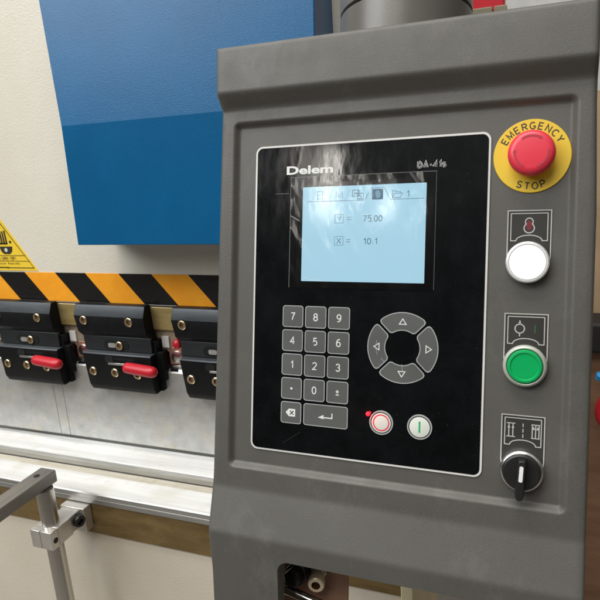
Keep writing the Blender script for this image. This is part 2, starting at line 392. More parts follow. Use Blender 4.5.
# blue cover : lower vertical face, upper face leaning back
top = 269.8; lk = .13
F = [[(-663.5-0.1406*226, 745+lk*226, top), (-266.8, 745+lk*226, top)], [(-663.5, 745, 43.8), (-266.8, 745, 43.8)], [(-667.5, 745, -132.3), (-266.8, 745, -132.3)]]
mb = MB()
def P(i, j, y=None): a = F[i][j]; return (a[0], a[1] if y is None else y, a[2])
v = {}
for i in range(3):
    for j in range(2):
        v[i, j, 0] = mb.bm.verts.new(P(i, j)); v[i, j, 1] = mb.bm.verts.new(P(i, j, 845))
k = mb.mi('blue')
for i in range(2):
    mb.bm.faces.new((v[i, 0, 0], v[i+1, 0, 0], v[i+1, 1, 0], v[i, 1, 0])); mb.bm.faces.new((v[i, 0, 1], v[i, 1, 1], v[i+1, 1, 1], v[i+1, 0, 1]))
    mb.bm.faces.new((v[i, 0, 0], v[i, 0, 1], v[i+1, 0, 1], v[i+1, 0, 0])); mb.bm.faces.new((v[i, 1, 0], v[i+1, 1, 0], v[i+1, 1, 1], v[i, 1, 1]))
mb.bm.faces.new((v[0, 0, 0], v[0, 1, 0], v[0, 1, 1], v[0, 0, 1])); mb.bm.faces.new((v[2, 0, 0], v[2, 0, 1], v[2, 1, 1], v[2, 1, 0]))
mb.build('cover', ram, bevel=1.2, smooth=5)
mb = MB(); mb.box(XL, XRr-2, 829, 829.9, -247.8, -196, 'tape'); mb.build('hazard_tape', ram, smooth=0)
# warning triangle
def wall(y): return lambda p: (p[0], y, p[1])
ax, az, bz, hw = -925, -78, -193.5, 84
tri = lambda k, dz=0: [(ax, az-k*2), (ax+hw-k*1.6, bz+k), (ax-hw+k*1.6, bz+k)]
mb = MB(); mb.prism(tri(0), 829.2, 829.9, lambda p, q, t: (p, t, q), 'yellowtri')
MAT['yellowtri'] = simple('sign_yellow', (.90, .62, .05), .35)
y = 828.9
mb.band(tri(4.5), tri(6), 0, 'yellowtext', wall(y))
def sq(x0, x1, z0, z1, m='yellowtext', yy=y): mb.poly([(x0, yy, z0), (x1, yy, z0), (x1, yy, z1), (x0, yy, z1)], m)
sq(ax-60, ax+60, -166.2, -165.2); sq(ax-68, ax+68, -176.4, -175.4)
for i in range(4):      # fingers of the hand under the tool
    x = ax+3+i*5.4; mb.poly([(x, y, -144), (x+4, y, -144), (x+2.4, y, -122+abs(i-1.5)*1.2), (x-1.2, y, -122+abs(i-1.5)*1.2)], 'yellowtext')
sq(ax+1, ax+23, -145.5, -142.5)
mb.poly([(p[0], y, p[1]) for p in circ(ax+30, -141, 2.6, 16)], 'yellowtext')
mb.poly([(ax+2, y, -149), (ax+33, y, -149), (ax+31, y, -158), (ax+25, y, -163), (ax+11, y, -163), (ax+5, y, -158)], 'yellowtext')
mb.poly([(p[0], y-.2, p[1]) for p in circ(ax+17, -155.5, 3.6, 16)], 'print')
mb.text('\u5f53\u5fc3\u5939\u624b', ax-34, ax+38, -174.3, -167.6, 0, 'yellowtext', fn=lambda a, b: (a, y, b))
mb.text("Mind your hands", ax-40, ax+44, -183.2, -178.2, 0, 'yellowtext', fn=lambda a, b: (a, y, b))
mb.text("Warning", ax-16, ax+16, -190, -185.2, 0, 'yellowtext', fn=lambda a, b: (a, y, b))
mb.build('warning_sign', ram, smooth=0, recalc=False)
mb = MB(); mb.box(XL, XRr-4, 823, 880, -290, -250.5, 'brassy'); mb.box(XL, XRr-4, 823.6, 828, -250.4, -248.6, 'blackmatt'); mb.build('brass_rail', ram, bevel=.8)
mb = MB(); mb.box(XL, XRr-4, 829, 880, -330, -290.5, 'adapter'); mb.build('adapter_rail', ram, bevel=.8)

# punch segments
def punch(x0, x1, label):
    mb = MB()
    prof = [(834, -331), (834, -352), (822, -366), (822, -509.5), (825.5, -517.2), (829, -509.5), (842, -366), (842, -331)]
    mb.prism(prof, x0+.35, x1-.35, lambda p, q, t: (t, p, q), 'punch')
    for f in mb.bm.faces:
        c = f.calc_center_median()
        if c.z < -510.5 and abs(c.x-(x0+x1)/2) < 1: f.material_index = mb.mi('edge')
    o = mb.build('punch', bevel=.5, smooth=0); o.location = W0
    return tag(o, label, 'press punch', 'punch segments in the ram')
punch(XL, -848, 'punch segment left of the narrow one, under the leftmost clamp')
punch(-848, -826, 'narrow vertical punch segment below the gap between left and middle clamps')
punch(-826, XR-90, 'wide scratched punch segment running right behind the control pendant')

# ------------------------------------------------------------------ tool clamps
def screw(mb, x, y0, z, r=9.0, out=2.6, ax=(0, -1, 0)):
    r *= .9
    mb.lathe([(r, .0), (r, out-.7), (r-.8, out), (r*.56, out), (r*.50, out-2.0)], (x, y0, z), ax, 'screw', 24, close=False)
    mb.lathe([(r*.50, out-2.0), (0, out-2.1)], (x, y0, z), ax, 'hexhole', 6, close=False); mb.lathe([(r+1.4, .1), (r, .25)], (x, y0, z), ax, 'hole', 24, close=False)
def make_clamp(label):
    t = thing('tool_clamp', label, 'clamp', (0, 0, H), 'tool clamps along the ram')
    # upper jaw: local X 0..144, bevel on top, dark face, undercut
    mb = MB()
    prof = [(822.5, -246), (808, -246), (800, -264), (800, -292), (812, -306), (822.5, -306)]
    def up(p, q, tt):
        x = tt
        if tt < 70 and q < -262: x = tt+(-262-q)*.16
        if tt > 70 and q < -262: x = tt-(-262-q)*(-.08)
        return (x, p, q)
    mb.prism(prof, -3.5, 140, up, 'clamp')
    for f in mb.bm.faces:
        c = f.calc_center_median()
        if abs(c.z+255) < 3 and c.y < 806: f.material_index = mb.mi('clampbevel')
    mb.build('upper_jaw', t, bevel=.9)
    mb = MB()   # middle body with a long slot
    mb.box(5, 144, 807, 812, -327, -301, 'clampmid'); mb.box(5, 150, 812, 834, -356, -306.5, 'clamp'); mb.box(12, 160, 813, 836, -377, -326, 'clamp')
    mb.build('clamp_body', t, bevel=.8)
    mb = MB(); mb.prism(rrect(47, 98, -324, -308, 7.5), 806.2, 806.9, lambda p, q, tt: (p, tt, q), 'hole'); mb.prism(rrect(57, 72, -320.5, -312.5, 3), 805.2, 806.1, lambda p, q, tt: (p, tt, q), 'punch'); mb.build('slot', t, smooth=0)
    mb = MB()
    prof = [(812, -328), (797, -328), (795, -330), (795, -386), (800, -397), (812, -397)]
    def lo(p, q, tt):
        x = tt
        if tt < 70: x = tt+max(0, (-335-q))*.12
        return (x, p, q)
    mb.prism(prof, 7.5, 147.5, lo, 'clamp')
    for f in mb.bm.faces:
        c = f.calc_center_median()
        if c.z > -329.6 and c.y < 810: f.material_index = mb.mi('clampbevel')
    mb.build('lower_jaw', t, bevel=.9)
    mb = MB(); mb.box(11, 153, 812.5, 824, -396, -378, 'clamp'); mb.build('rear_foot', t, bevel=.8)
    for x, yy, z, r in ((17.5, 800, -271.5, 8.6), (111, 800, -271.5, 8.6), (80, 806, -316.5, 8.6), (26, 795, -361.6, 8.4), (72, 795, -361.6, 8.4), (118, 795, -362, 8.4)):
        mb = MB(); screw(mb, x, yy, z, r); mb.build('screw', t)
    mb = MB(); mb.prism(rrect(55, 72, -345, -332, 5), 794.2, 794.9, lambda p, q, tt: (p, tt, q), 'hole')
    mb.box(66, 114, 787, 791, -344.5, -341, 'chrome'); mb.build('lever', t, bevel=.8)
    mb = MB(); ax = Vector((1, -.06, -.055))
    mb.lathe([(0, 0), (7.5, .3), (8.8, 2), (9.4, 8), (9.8, 46), (9.4, 55), (7.6, 60.5), (4.5, 63), (0, 63.8)], (105, 782, -345), ax, 'redgrip', 28)
    mb.build('lever_grip', t)
    # what shows in the gap to the left of the clamp
    mb = MB(); mb.lathe([(4.5, -14), (4.5, 0), (8, 1), (8.6, 6), (7.5, 10.5), (4, 13), (0, 13.8)], (-7, 824, -311), (-.15, -1, .05), 'redgrip', 20); mb.build('release_knob', t)
    mb = MB(); mb.box(-34, 3, 828.6, 834, -352, -322, 'copper'); mb.lathe([(11, 0), (11, 2.4), (6, 3), (0, 3)], (-18, 828.6, -338), (0, -1, 0), 'chrome', 20); mb.build('shank_plate', t, bevel=.6)
    mb = MB(); mb.box(-44, -30, 826, 834, -322, -302, 'trim'); mb.build('lock_tab', t, bevel=.6)
    mb = MB(); mb.box(-40, 10, 827, 838, -379, -353, 'rod'); mb.lathe([(9, 0), (9, 3), (0, 3)], (-26, 827, -366), (0, -1, 0), 'clamp', 20); mb.build('shank', t, bevel=.6)
    return t
def copy_tree(o, parent=None):
    c = o.copy(); C.objects.link(c); c.parent = parent
    for ch in list(o.children): copy_tree(ch, c)
    return c
c0 = make_clamp('black tool clamp second from the left, whole with red lever and six screws')
c1 = copy_tree(c0); c2 = copy_tree(c0); c3 = copy_tree(c0)
for c, x, l in ((c0, -748, None), (c1, -944.5, 'leftmost black tool clamp, its left side cut off by the photo edge'), (c2, -551.5, 'black tool clamp partly hidden behind the left edge of the pendant')):
    c.location.x = x*S
    if l: c['label'] = l
for ch in list(c3.children): bpy.data.objects.remove(ch)
bpy.data.objects.remove(c3)
for c in (c0, c1):
    for ch in list(c.children):
        if ch.name.startswith('release_knob'): bpy.data.objects.remove(ch)

# ------------------------------------------------------------------ support arm at lower left
arm = thing('support_arm', 'dull flat steel bar carried on a round post clamped to the bed', 'support arm', W0)
mb = MB(); mb.box(-741, -711, -60, 664, -498, -478, 'bar'); mb.build('bar', arm, bevel=1.4)
mb = MB(); mb.lathe([(4.8, 0), (4.8, .6), (4.6, .7), (0, .7)], (-727, 640, -478.2), (0, 0, 1), 'blackmatt', 24); mb.build('bar_screw', arm)
mb = MB(); mb.lathe([(13.5, -1445), (13.5, -500), (13, -498.5)], (-717, 641, 0), (0, 0, 1), 'rod', 40); mb.build('post', arm)
mb = MB()
mb.box(-738, -718.6, 617, 632, -591, -560, 'block'); mb.box(-717.8, -696, 617, 632, -591, -560, 'block')
mb.box(-738, -696, 632.1, 662, -591, -560, 'block'); mb.box(-733, -698, 662.1, 684, -590, -561, 'block')
mb.build('clamp_block', arm, bevel=.9)
mb = MB(); mb.box(-738, -690, 684.2, 702.4, -602, -559, 'block'); mb.build('foot_plate', arm, bevel=1.2)
mb = MB(); mb.lathe([(10, 0), (10, 9), (9, 10.5), (5.5, 10.5), (5, 6), (0, 6)], (-698, 676, -574), (1, -.35, 0), 'black', 28); mb.build('clamp_screw', arm)
mb = MB(); mb.lathe([(4.6, 0), (4.6, .5), (0, .5)], (-696, 625, -577), (1, 0, 0), 'blackmatt', 20); mb.build('screw_hole', arm)

# ------------------------------------------------------------------ control pendant
pend = thing('control_pendant', 'grey metal operator pendant with black keypad panel, screen and four right-hand buttons', 'control panel', (-.26219, .55655, H-.00375))
pend.rotation_euler = (math.radians(76), 0, 0)
# housing: smooth moulded front as a height field, then walls, back and a cut-out
vt, vb = 94.0, -560.0
def pl(pts, x):
    for (a, b), (c, d) in zip(pts, pts[1:]):
        if a <= x <= c or a >= x >= c: return b+(d-b)*(x-a)/(c-a)
    return pts[0][1] if abs(x-pts[0][0]) < abs(x-pts[-1][0]) else pts[-1][1]
profW = [(95, 17), (49.5, 17), (36.5, 5), (-332.5, 5), (-375, 16), (-470, 4), (-560, -6)]
uLp = [(95, -38), (49, -37.1), (36.5, -36.9), (-320, -39.7), (-334, -40.3), (-375, -38.3), (-445, -34), (-560, -28)]
uRp = [(95, 297), (18, 297), (-68, 299.4), (-334, 299.6), (-560, 298)]
def hprof(v, soft=2.2):
    s = 0; n = 7
    for i in range(n): s += pl(profW, v+soft*(i/(n-1)*2-1))
    return s/n
def sst(x): x = max(0, min(1, x)); return x*x*(3-2*x)
def recess(u, v):
    cx, cy, hx, hy, r = 130.7, -144.2, 154.2, 169.0, 7
    dx = abs(u-cx)-(hx-r); dy = abs(v-cy)-(hy-r)
    d = math.hypot(max(dx, 0), max(dy, 0))+min(max(dx, dy), 0)-r
    return -5*sst(-d/6.5)
def dense(lo, hi, step, marks):
    xs = set([lo, hi]); x = lo
    while x < hi: xs.add(round(x, 3)); x += step
    for a, b, st in marks:
        xs = {q for q in xs if not (a < q < b)}; x = a
        while x <= b+1e-6: xs.add(round(x, 3)); x += st
    return sorted(xs)
us = dense(-34, 293, 18, [(-28, -10, .9), (268, 290, .9)])
vs_ = dense(vb+5, vt-5, 18, [(10, 32, .9), (-316, -300, .9), (32, 54, 1.2), (-340, -324, 1.5), (-384, -366, 1.5), (-480, -460, 3)])
rr = 4.0; fil = [(rr*(1-math.cos(a)), rr*(1-math.sin(a))) for a in [math.radians(x) for x in (0, 18, 36, 54, 72)]]  # (inset, drop)
nb = len(fil); n_u = len(us)+2*nb
grid = []
def upos(i, v):
    uL, uR = pl(uLp, v), pl(uRp, v)
    if i < nb: return uL+fil[i][0], fil[i][1]
    if i >= n_u-nb: return uR-fil[n_u-1-i][0], fil[n_u-1-i][1]
    u = us[i-nb]
    return u, 0
rows = [(vb, 0, 0)]+[(v, 0, 0) for v in vs_]+[(vt-d[0], d[1], 1) for d in fil[::-1]]
mb = MB(); k = mb.mi('grey')
for v, drop, _ in rows:
    row = []
    for i in range(n_u):
        u, dr = upos(i, v); wv = hprof(v)+recess(u, v)-math.hypot(dr, drop) if (dr and drop) else hprof(v)+recess(u, v)-max(dr, drop)
        row.append(mb.bm.verts.new((u, v, wv)))
    grid.append(row)
back = [[mb.bm.verts.new((q.co.x, q.co.y, -78)) for q in r] for r in (grid[0], grid[-1])]
for a, b in zip(grid, grid[1:]):
    for i in range(n_u-1): mb.bm.faces.new((a[i], a[i+1], b[i+1], b[i]))
nr = len(grid)
bl = [back[0][0]]+[mb.bm.verts.new((grid[j][0].co.x, grid[j][0].co.y, -78)) for j in range(1, nr-1)]+[back[1][0]]
br = [back[0][-1]]+[mb.bm.verts.new((grid[j][-1].co.x, grid[j][-1].co.y, -78)) for j in range(1, nr-1)]+[back[1][-1]]
for j in range(nr-1):
    mb.bm.faces.new((grid[j][0], grid[j+1][0], bl[j+1], bl[j])); mb.bm.faces.new((grid[j][-1], br[j], br[j+1], grid[j+1][-1]))
for i in range(n_u-1):
    mb.bm.faces.new((grid[0][i], back[0][i], back[0][i+1], grid[0][i+1])); mb.bm.faces.new((grid[-1][i], grid[-1][i+1], back[1][i+1], back[1][i]))
mb.bm.faces.new(bl[:]+back[1][1:-1]+br[::-1]+back[0][1:-1][::-1])
housing = mb.build('housing', pend, smooth=40)
cb = MB(); cut = rrect(36, 262, -700, -393, 11, 8); cb.prism(cut, -90, 60, XYZ, 'grey'); cutter = cb.build('cutter', pend, smooth=0)
cb = MB(); cb.prism(rrect(-22, 282, -700, -330, 3), -95, -6, XYZ, 'grey'); hollow = cb.build('hollow', pend, smooth=0)
bpy.context.view_layer.update()
for cobj in (cutter, hollow):
    m = housing.modifiers.new('cut', 'BOOLEAN'); m.object = cobj; m.operation = 'DIFFERENCE'; m.solver = 'EXACT'
dg = bpy.context.evaluated_depsgraph_get(); dg.update()
me = bpy.data.meshes.new_from_object(housing.evaluated_get(dg)); housing.modifiers.clear(); housing.data = me
for p in me.polygons: p.use_smooth = True
me.set_sharp_from_angle(angle=math.radians(40))
bpy.data.objects.remove(cutter); bpy.data.objects.remove(hollow)

# swivel joint on top
mb = MB(); cc = (130.8, 0, -52)
mb.lathe([(62.4, 84), (62.4, 124), (61.1, 124.6), (58.6, 124.8), (58.6, 126.6), (61.1, 126.8), (62.4, 127.6), (62.4, 260)], cc, (0, 1, 0), 'swivel', 96)
t = NT('grey_swivel_paint'); t.col(t.ramp(t.noise(14, 5), [(.3, (.10, .093, .083)), (.7, (.125, .118, .107))])); t.rough(.34); t.metal(.1)
t.bump(t.noise(700, 2), .15, .0004); MAT['swivel'] = t.m
mb.build('swivel_joint', pend, smooth=40)

# black keypad panel with white rim
PW, PH = 217.8, 292.6
mb = MB(); mb.prism(rrect(0, PW, -PH, 0, 7, 8), 0.2, 1.0, XYZ, 'trim'); mb.prism(rrect(1.8, PW-1.8, -PH+1.8, -1.8, 5.6, 8), 1.05, 1.25, XYZ, 'gloss')
z = 1.32
mb.text('Delem', 32.5, 78.8, -28.2, -20.3, z, 'print', bold=.032)
# outlined model lettering
strokes(mb, 'DA-41s', 156.2, 181.4, -28.1, -22.0, 1.6, z, 'printgrey', .42)
strokes(mb, 'DA-41s', 156.65, 180.95, -27.65, -22.45, .42, z+.35, 'gloss', .44)
for pts in ([(128.5, -196), (130.5, -198.5), (132.6, -199)], [(124.2, -180), (123.2, -187.5), (125, -193)], [(147.6, -200.5), (147.9, -206.5)]): mb.line(pts, .4, 2.0, 'keyline')
mb.line([(34, -284), (45, -276), (52, -271.5)], .35, 1.33, 'label')
panel = mb.build('keypad_panel', pend, smooth=0)
# display
mb = MB()
mb.prism(rrect(44, 171, -136, -36.5, 2), 1.3, 1.34, XYZ, 'windowblack')
mb.prism(rrect(49.5, 165, -128.4, -40.6, .6), 1.36, 1.42, XYZ, 'lcd')
z = 1.47
def arc(x0, y0, x1, y1, up): 
    return [(x0+(x1-x0)*i/8, y0+(y1-y0)*sst(i/8)) for i in range(9)]
mb.line([(54.4, -54.2)]+[(108.3, -54.2)]+arc(109, -54.2, 116, -43.6, 1)+[(126.5, -43.6)]+arc(127, -43.6, 133.5, -54.2, 1)+[(163.6, -54.2)], .45, z, 'ink')
for x in (60, 76.5, 92.5):  mb.line(arc(x-2, -54.2, x+3, -44.0, 1), .3, z, 'inkfaint')
mb.line([(64, -52), (64, -45), (69, -45), (69, -52), (64, -52)], .5, z, 'inkfaint'); mb.line([(64, -48.5), (69, -48.5)], .4, z, 'inkfaint')
strokes(mb, 'M', 82.2, 88.8, -52, -45.3, .6, z, 'inkfaint')
for r in ((98, 104, -50.5, -45), (102.5, 108.5, -53, -48)): mb.line([(r[0], r[2]), (r[1], r[2]), (r[1], r[3]), (r[0], r[3])], .55, z, 'ink', True)
mb.line([(99.5, -47), (107, -51.5)], .5, z, 'ink'); mb.line([(99.5, -49), (104, -46)], .5, z, 'ink')
mb.poly([(x, y_, z-.02) for x, y_ in rrect(116.2, 126.4, -54, -44.6, .8)], 'ink')
mb.poly([(x, y_, z+.03) for x, y_ in [(119.2, -49), (120.4, -52.6), (123.3, -52.6), (124.6, -48.6), (123.6, -48.2), (123.4, -46.4), (121.6, -45.6), (119.6, -46.4)]], 'inkfaint')
mb.line([(135, -52.8), (135, -46.6), (137.4, -46.6), (138.2, -47.6), (142, -47.6), (142, -49)], .45, z, 'ink'); mb.line([(135, -52.8), (137, -49), (144, -49), (142, -52.8), (135, -52.8)], .45, z, 'ink')
strokes(mb, '1', 147.6, 149.9, -52.6, -46.9, .6, z, 'ink')
for let, y0 in (('Y', -74.4), ('X', -94.7)):
    mb.line([(81.8, y0), (90, y0), (90, y0+7.8), (81.8, y0+7.8)], .35, z, 'ink', True)
    strokes(mb, let, 83.6, 88.2, y0+1.2, y0+6.6, .6, z, 'ink')
    for d in (2.9, 4.9): mb.line([(93.3, y0+d), (97.2, y0+d)], .5, z, 'ink')
strokes(mb, '75.00', 108.6, 126.4, -73.8, -68.0, .74, z, 'ink', .24); strokes(mb, '10.1', 109.3, 122, -94.2, -88.4, .74, z, 'ink', .3)
mb.build('display_screen', panel, smooth=0)
# protective film with wrinkles lying over the screen
mb = MB(); nx, ny = 46, 34; g = []
for j in range(ny+1):
    row = []
    for i in range(nx+1):
        x = 37.5+136*i/nx; y_ = -134.5+103.5*j/ny
        hh = 1.9+.28*math.sin(x*.21+2*math.sin(y_*.06))*math.sin(y_*.09+x*.03)+.12*math.sin(x*.5+y_*.3)
        row.append(mb.bm.verts.new((x, y_, hh)))
    g.append(row)
k = mb.mi('film')
for a, b in zip(g, g[1:]):
    for i in range(nx): f = mb.bm.faces.new((a[i], a[i+1], b[i+1], b[i])); f.material_index = k
mb.line([(37.5, -134.5), (37.5, -31)], .45, 2.3, 'filmedgeglare'); mb.line([(37.5, -31), (173.5, -31)], .4, 2.3, 'filmedgeglare'); mb.line([(173.5, -31), (173.5, -134)], .25, 2.3, 'filmedgeglare')
mb.line([(150, -31.5), (158, -42)], .5, 2.35, 'filmedgeglare'); mb.line([(151.5, -31.5), (160, -42)], .3, 2.35, 'filmedgeglare')
mb.line([(52, -124.5), (60, -127), (72, -127.6)], 1.0, 2.35, 'filmedgeglare'); mb.line([(161.5, -45), (160.3, -60), (161, -75)], .5, 2.35, 'filmedgeglare'); mb.line([(38, -67), (47, -72)], 1.2, 2.35, 'filmedgeglare'); mb.line([(22, -46), (36, -46)], .35, 2.35, 'filmedgeglare')  # pale lines paint bright glare streaks on the wrinkled film
mb.build('protective_film', panel, recalc=False, smooth=180)
# number keys
rows_ = ['789', '456', '123', '.0\u00b1']
def key(x0, x1, y0, y1, draw):
    mb = MB(); mb.prism(rrect(x0, x1, y0, y1, 2.6, 5), 1.3, 1.85, XYZ, 'key')
    mb.band(rrect(x0, x1, y0, y1, 2.6, 5), rrect(x0+.75, x1-.75, y0+.75, y1-.75, 1.95, 5), 1.9, 'keyline'); draw(mb, (x0+x1)/2, (y0+y1)/2)
    return mb.build('key', panel, smooth=0)
for r, s_ in enumerate(rows_):
    for c, ch in enumerate(s_):
        x0 = 31.7+22.9*c; y1 = -151.7-22.85*r
        def draw(mb, cx, cy, ch=ch):
            if ch == '.': mb.poly([(p[0], p[1], 1.95) for p in circ(cx, cy, 1.15, 16)], 'print'); return
            h = 7.5 if ch.isdigit() else 6.4; wd = h*(GL[ch][0]*.94+.1)
            strokes(mb, ch, cx-wd/2, cx+wd/2, cy-h/2, cy+h/2, 1.0, 1.95, 'print')
        key(x0, x0+21.0, y1-20.6, y1, draw)
def d_back(mb, cx, cy):
    z = 1.95
    mb.poly([(cx-5.4, cy, z), (cx-2.2, cy-3.6, z), (cx+4.4, cy-3.6, z), (cx+4.4, cy+3.6, z), (cx-2.2, cy+3.6, z)], 'print')
    mb.line([(cx-1, cy-1.9), (cx+2.8, cy+1.9)], .9, z+.05, 'blackmatt'); mb.line([(cx-1, cy+1.9), (cx+2.8, cy-1.9)], .9, z+.05, 'blackmatt')
key(31.7, 52.7, -264, -243.3, d_back)
def d_enter(mb, cx, cy):
    z = 1.95; mb.line([(cx-2, cy-1.6), (cx+6.6, cy-1.6), (cx+6.6, cy+3)], 1.1, z, 'print'); mb.poly([(cx-7.4, cy-1.9, z), (cx-1.6, cy-3.1, z), (cx-1.6, cy+.9, z)], 'print')
key(54.9, 98.6, -264, -243.3, d_enter)
# arrow pad: four ring segments
def seg_outline(a0, a1, r0, r1, gap, cr):
    cx, cy = 147.3, -185.9
    def pt(r, a): return (r*math.cos(a), r*math.sin(a))
    P = []; n = 14; go = gap/r1; gi = gap/r0; ko = cr/r1; ki = cr/r0
    for i in range(n+1): P.append(pt(r1, a0+go+ko+(a1-a0-2*go-2*ko)*i/n))
    P.append(pt(r1-cr*.28, a1-go-ko*.3)); P.append(pt(r1-cr, a1-gap/(r1-cr)))
    P.append(pt(r0+cr*.7, a1-gap/(r0+cr*.7))); P.append(pt(r0+cr*.2, a1-gi-ki*.25))
    for i in range(n+1): P.append(pt(r0, a1-gi-ki*.7-(a1-a0-2*gi-1.4*ki)*i/n))
    P.append(pt(r0+cr*.2, a0+gi+ki*.25)); P.append(pt(r0+cr*.7, a0+gap/(r0+cr*.7)))
    P.append(pt(r1-cr, a0+gap/(r1-cr))); P.append(pt(r1-cr*.28, a0+go+ko*.3))
    return [(cx+x, cy+y_) for x, y_ in P]
for q in range(4):
    mid = math.radians(90-90*q); a0, a1 = mid-pi/4, mid+pi/4
    O = seg_outline(a0, a1, 15.4, 31.8, 1.1, 3.2); I = seg_outline(a0, a1, 16.2, 31.0, 1.9, 2.9)
    mb = MB(); mb.prism(O, 1.3, 1.85, XYZ, 'key'); mb.band(O, I, 1.9, 'keyline')
    c, s_ = math.cos(mid), math.sin(mid); bx, by = 147.3+23.2*c, -185.9+23.2*s_
    T = [(2.6, 0), (-2.2, 3.1), (-2.2, -3.1)]
    mb.line([(bx+x*c-y_*s_, by+x*s_+y_*c) for x, y_ in T], .75, 1.95, 'print', True)
    mb.build('arrow_key', panel, smooth=0)
# start and stop buttons on the panel
def pbtn(name, cx, cy, r, mline):
    mb = MB(); mb.lathe([(r, 1.3), (r, 1.9), (r-.5, 2.1), (0, 2.1)], (cx, cy, 0), (0, 0, 1), 'whitebtn', 48)
    mb.band(circ(cx, cy, r), circ(cx, cy, r-.9), 2.2, 'keyline'); mb.band(circ(cx, cy, r-1.1), circ(cx, cy, r-2.0), 2.2, 'blackmatt')
    if mline == 'redline': mb.band(circ(cx, cy, 7.6), circ(cx, cy, 6.5), 2.2, 'redline')
    else: mb.poly([(cx-.75, cy-4.9, 2.2), (cx+.75, cy-4.9, 2.2), (cx+.75, cy+4.9, 2.2), (cx-.75, cy+4.9, 2.2)], 'greenline')
    mb.build(name, panel, smooth=30)
pbtn('stop_button', 130, -254.3, 10.9, 'redline'); pbtn('start_button', 164.5, -254.6, 11.0, 'greenline')
mb = MB(); mb.lathe([(2.0, 1.2), (2.0, 2.2), (1.4, 3.0), (0, 3.3)], (117.6, -247.6, 0), (0, 0, 1), 'led', 20); mb.build('status_light', panel)
for pts in ([(128.5, -196), (130.5, -198.5), (132.6, -199)], [(127.6, -182), (126.3, -187.5), (127, -192)], [(147.6, -200), (147.9, -206.5)], [(33, -283), (44, -276), (51, -272)]): pass
rl = bpy.data.lights.new('status_light_glow', 'POINT'); rl.energy = .004; rl.color = (1, .02, .05); rl.shadow_soft_size = .0015
ro = bpy.data.objects.new('status_light_glow', rl); C.objects.link(ro); ro.parent = pend; ro.location = (.1176, -.2476, .0062)

# ---- emergency stop
EX, EY = 250.0, -22.3
mb = MB(); mb.lathe([(30, .1), (30, .9), (29.6, 1.2), (0, 1.2)], (EX, EY, 0), (0, 0, 1), 'yellow', 72)
def arctext(body, rad, a_mid, h, step, flip=False, z=1.3):
    n = len(body)
    for i, ch in enumerate(body):
        wd = h*(GL[ch][0]*.92+.13); off = (i-(n-1)/2)*step
        a = a_mid-off/rad if not flip else a_mid+off/rad
        ux, uy = (math.sin(a), -math.cos(a)) if not flip else (-math.sin(a), math.cos(a))
        rx, ry = (math.cos(a), math.sin(a)) if not flip else (-math.cos(a), -math.sin(a))
        ox, oy = EX+rad*math.cos(a), EY+rad*math.sin(a)
        strokes(mb, ch, -wd/2, wd/2, -h/2, h/2, .98, z, 'yellowtext', fn=lambda x, y_, z_: (ox+ux*x+rx*y_, oy+uy*x+ry*y_, z_))
arctext('EMERGENCY', 24.6, pi/2, 6.2, 6.35); arctext('STOP', 24.6, -pi/2, 6.2, 6.1, True)
es = mb.build('emergency_stop', pend, smooth=30)
mb = MB(); mb.lathe([(13.5, 1.2), (13.5, 5), (15.8, 6), (17.6, 8), (18.3, 11), (18.1, 14.5), (17, 17.3), (15, 18.8), (12.5, 19.2), (0, 18.7)], (EX, EY, 0), (0, 0, 1), 'red', 64)
for a0 in (60, 180, 300):
    A = [math.radians(a0+x) for x in range(0, 72, 6)]
    mb.line([(EX+12.6*math.cos(a), EY+12.6*math.sin(a)) for a in A], 1.7, 19.32, 'redgroove')
    a = A[0]; p = Vector((EX+12.6*math.cos(a), EY+12.6*math.sin(a))); tdir = Vector((math.sin(a), -math.cos(a))); nd = Vector((math.cos(a), math.sin(a)))
    mb.poly([(*(p+tdir*2.4), 19.32), (*(p+nd*1.6), 19.32), (*(p-nd*1.6), 19.32)], 'redgroove')
mb.build('mushroom_head', es, smooth=45)

# ---- label plates
def label_plate(parent, top, sym):
    mb = MB(); x0, x1 = 232.6, 266.8; b = top-46
    P = [(x0, top), (x0, b+8)]+[(249.7-17.1*math.cos(a), b+8-14*math.sin(a)) for a in [pi*i/12 for i in range(1, 12)]]+[(x1, b+8), (x1, top)]
    mb.prism(P, .1, .7, XYZ, 'label')
    mb.line([(x+(.35 if x < 249 else -.35), y_-(.35 if y_ == top else 0)) for x, y_ in P], .8, .78, 'labelline', True)
    i0, i1, it, ib = x0+2.9, x1-2.9, top-2.7, top-25.2
    inner = [(i0, ib), (i0, it), (i1, it), (i1, ib), (i1-3.5, ib)]+[(249.7-10.2*math.cos(a), ib+4.6*math.sin(a)) for a in [pi-pi*i/10 for i in range(0, 11)]]+[(i0+3.5, ib)]
    mb.line(inner, .7, .78, 'labelline', True); sym(mb, top)
    mb.build('label_plate', parent, smooth=0)
Z = .82
def sym_lamp(mb, top):
    cx, cy = 249.7, top-12.6
    mb.line(AR(cx, cy+3.0, 3.0, 3.0, -38, 218)+AR(cx, cy-2.2, 4.0, 4.0, 142, 398), .85, Z, 'labelline', True)
    mb.poly([(cx+2.1*math.cos(a), cy+4.2*math.sin(a), Z-.02) for a in [2*pi*i/20 for i in range(20)]], 'reddim')
def sym_start(mb, top):
    cx, cy = 244.8, top-12.6
    mb.line(circ(cx, cy, 3.7, 28), .85, Z, 'labelline', True)
    mb.line([(cx, cy+3.7), (cx, cy+6.8)], .85, Z, 'labelline'); mb.line([(cx, cy-3.7), (cx, cy-6.4)], .85, Z, 'labelline')
    mb.line([(cx-.9, cy+5.2), (cx+.9, cy+5.2)], .7, Z, 'labelline'); mb.line([(256.6, cy-3.2), (256.6, cy+3.2)], .8, Z, 'greendim')
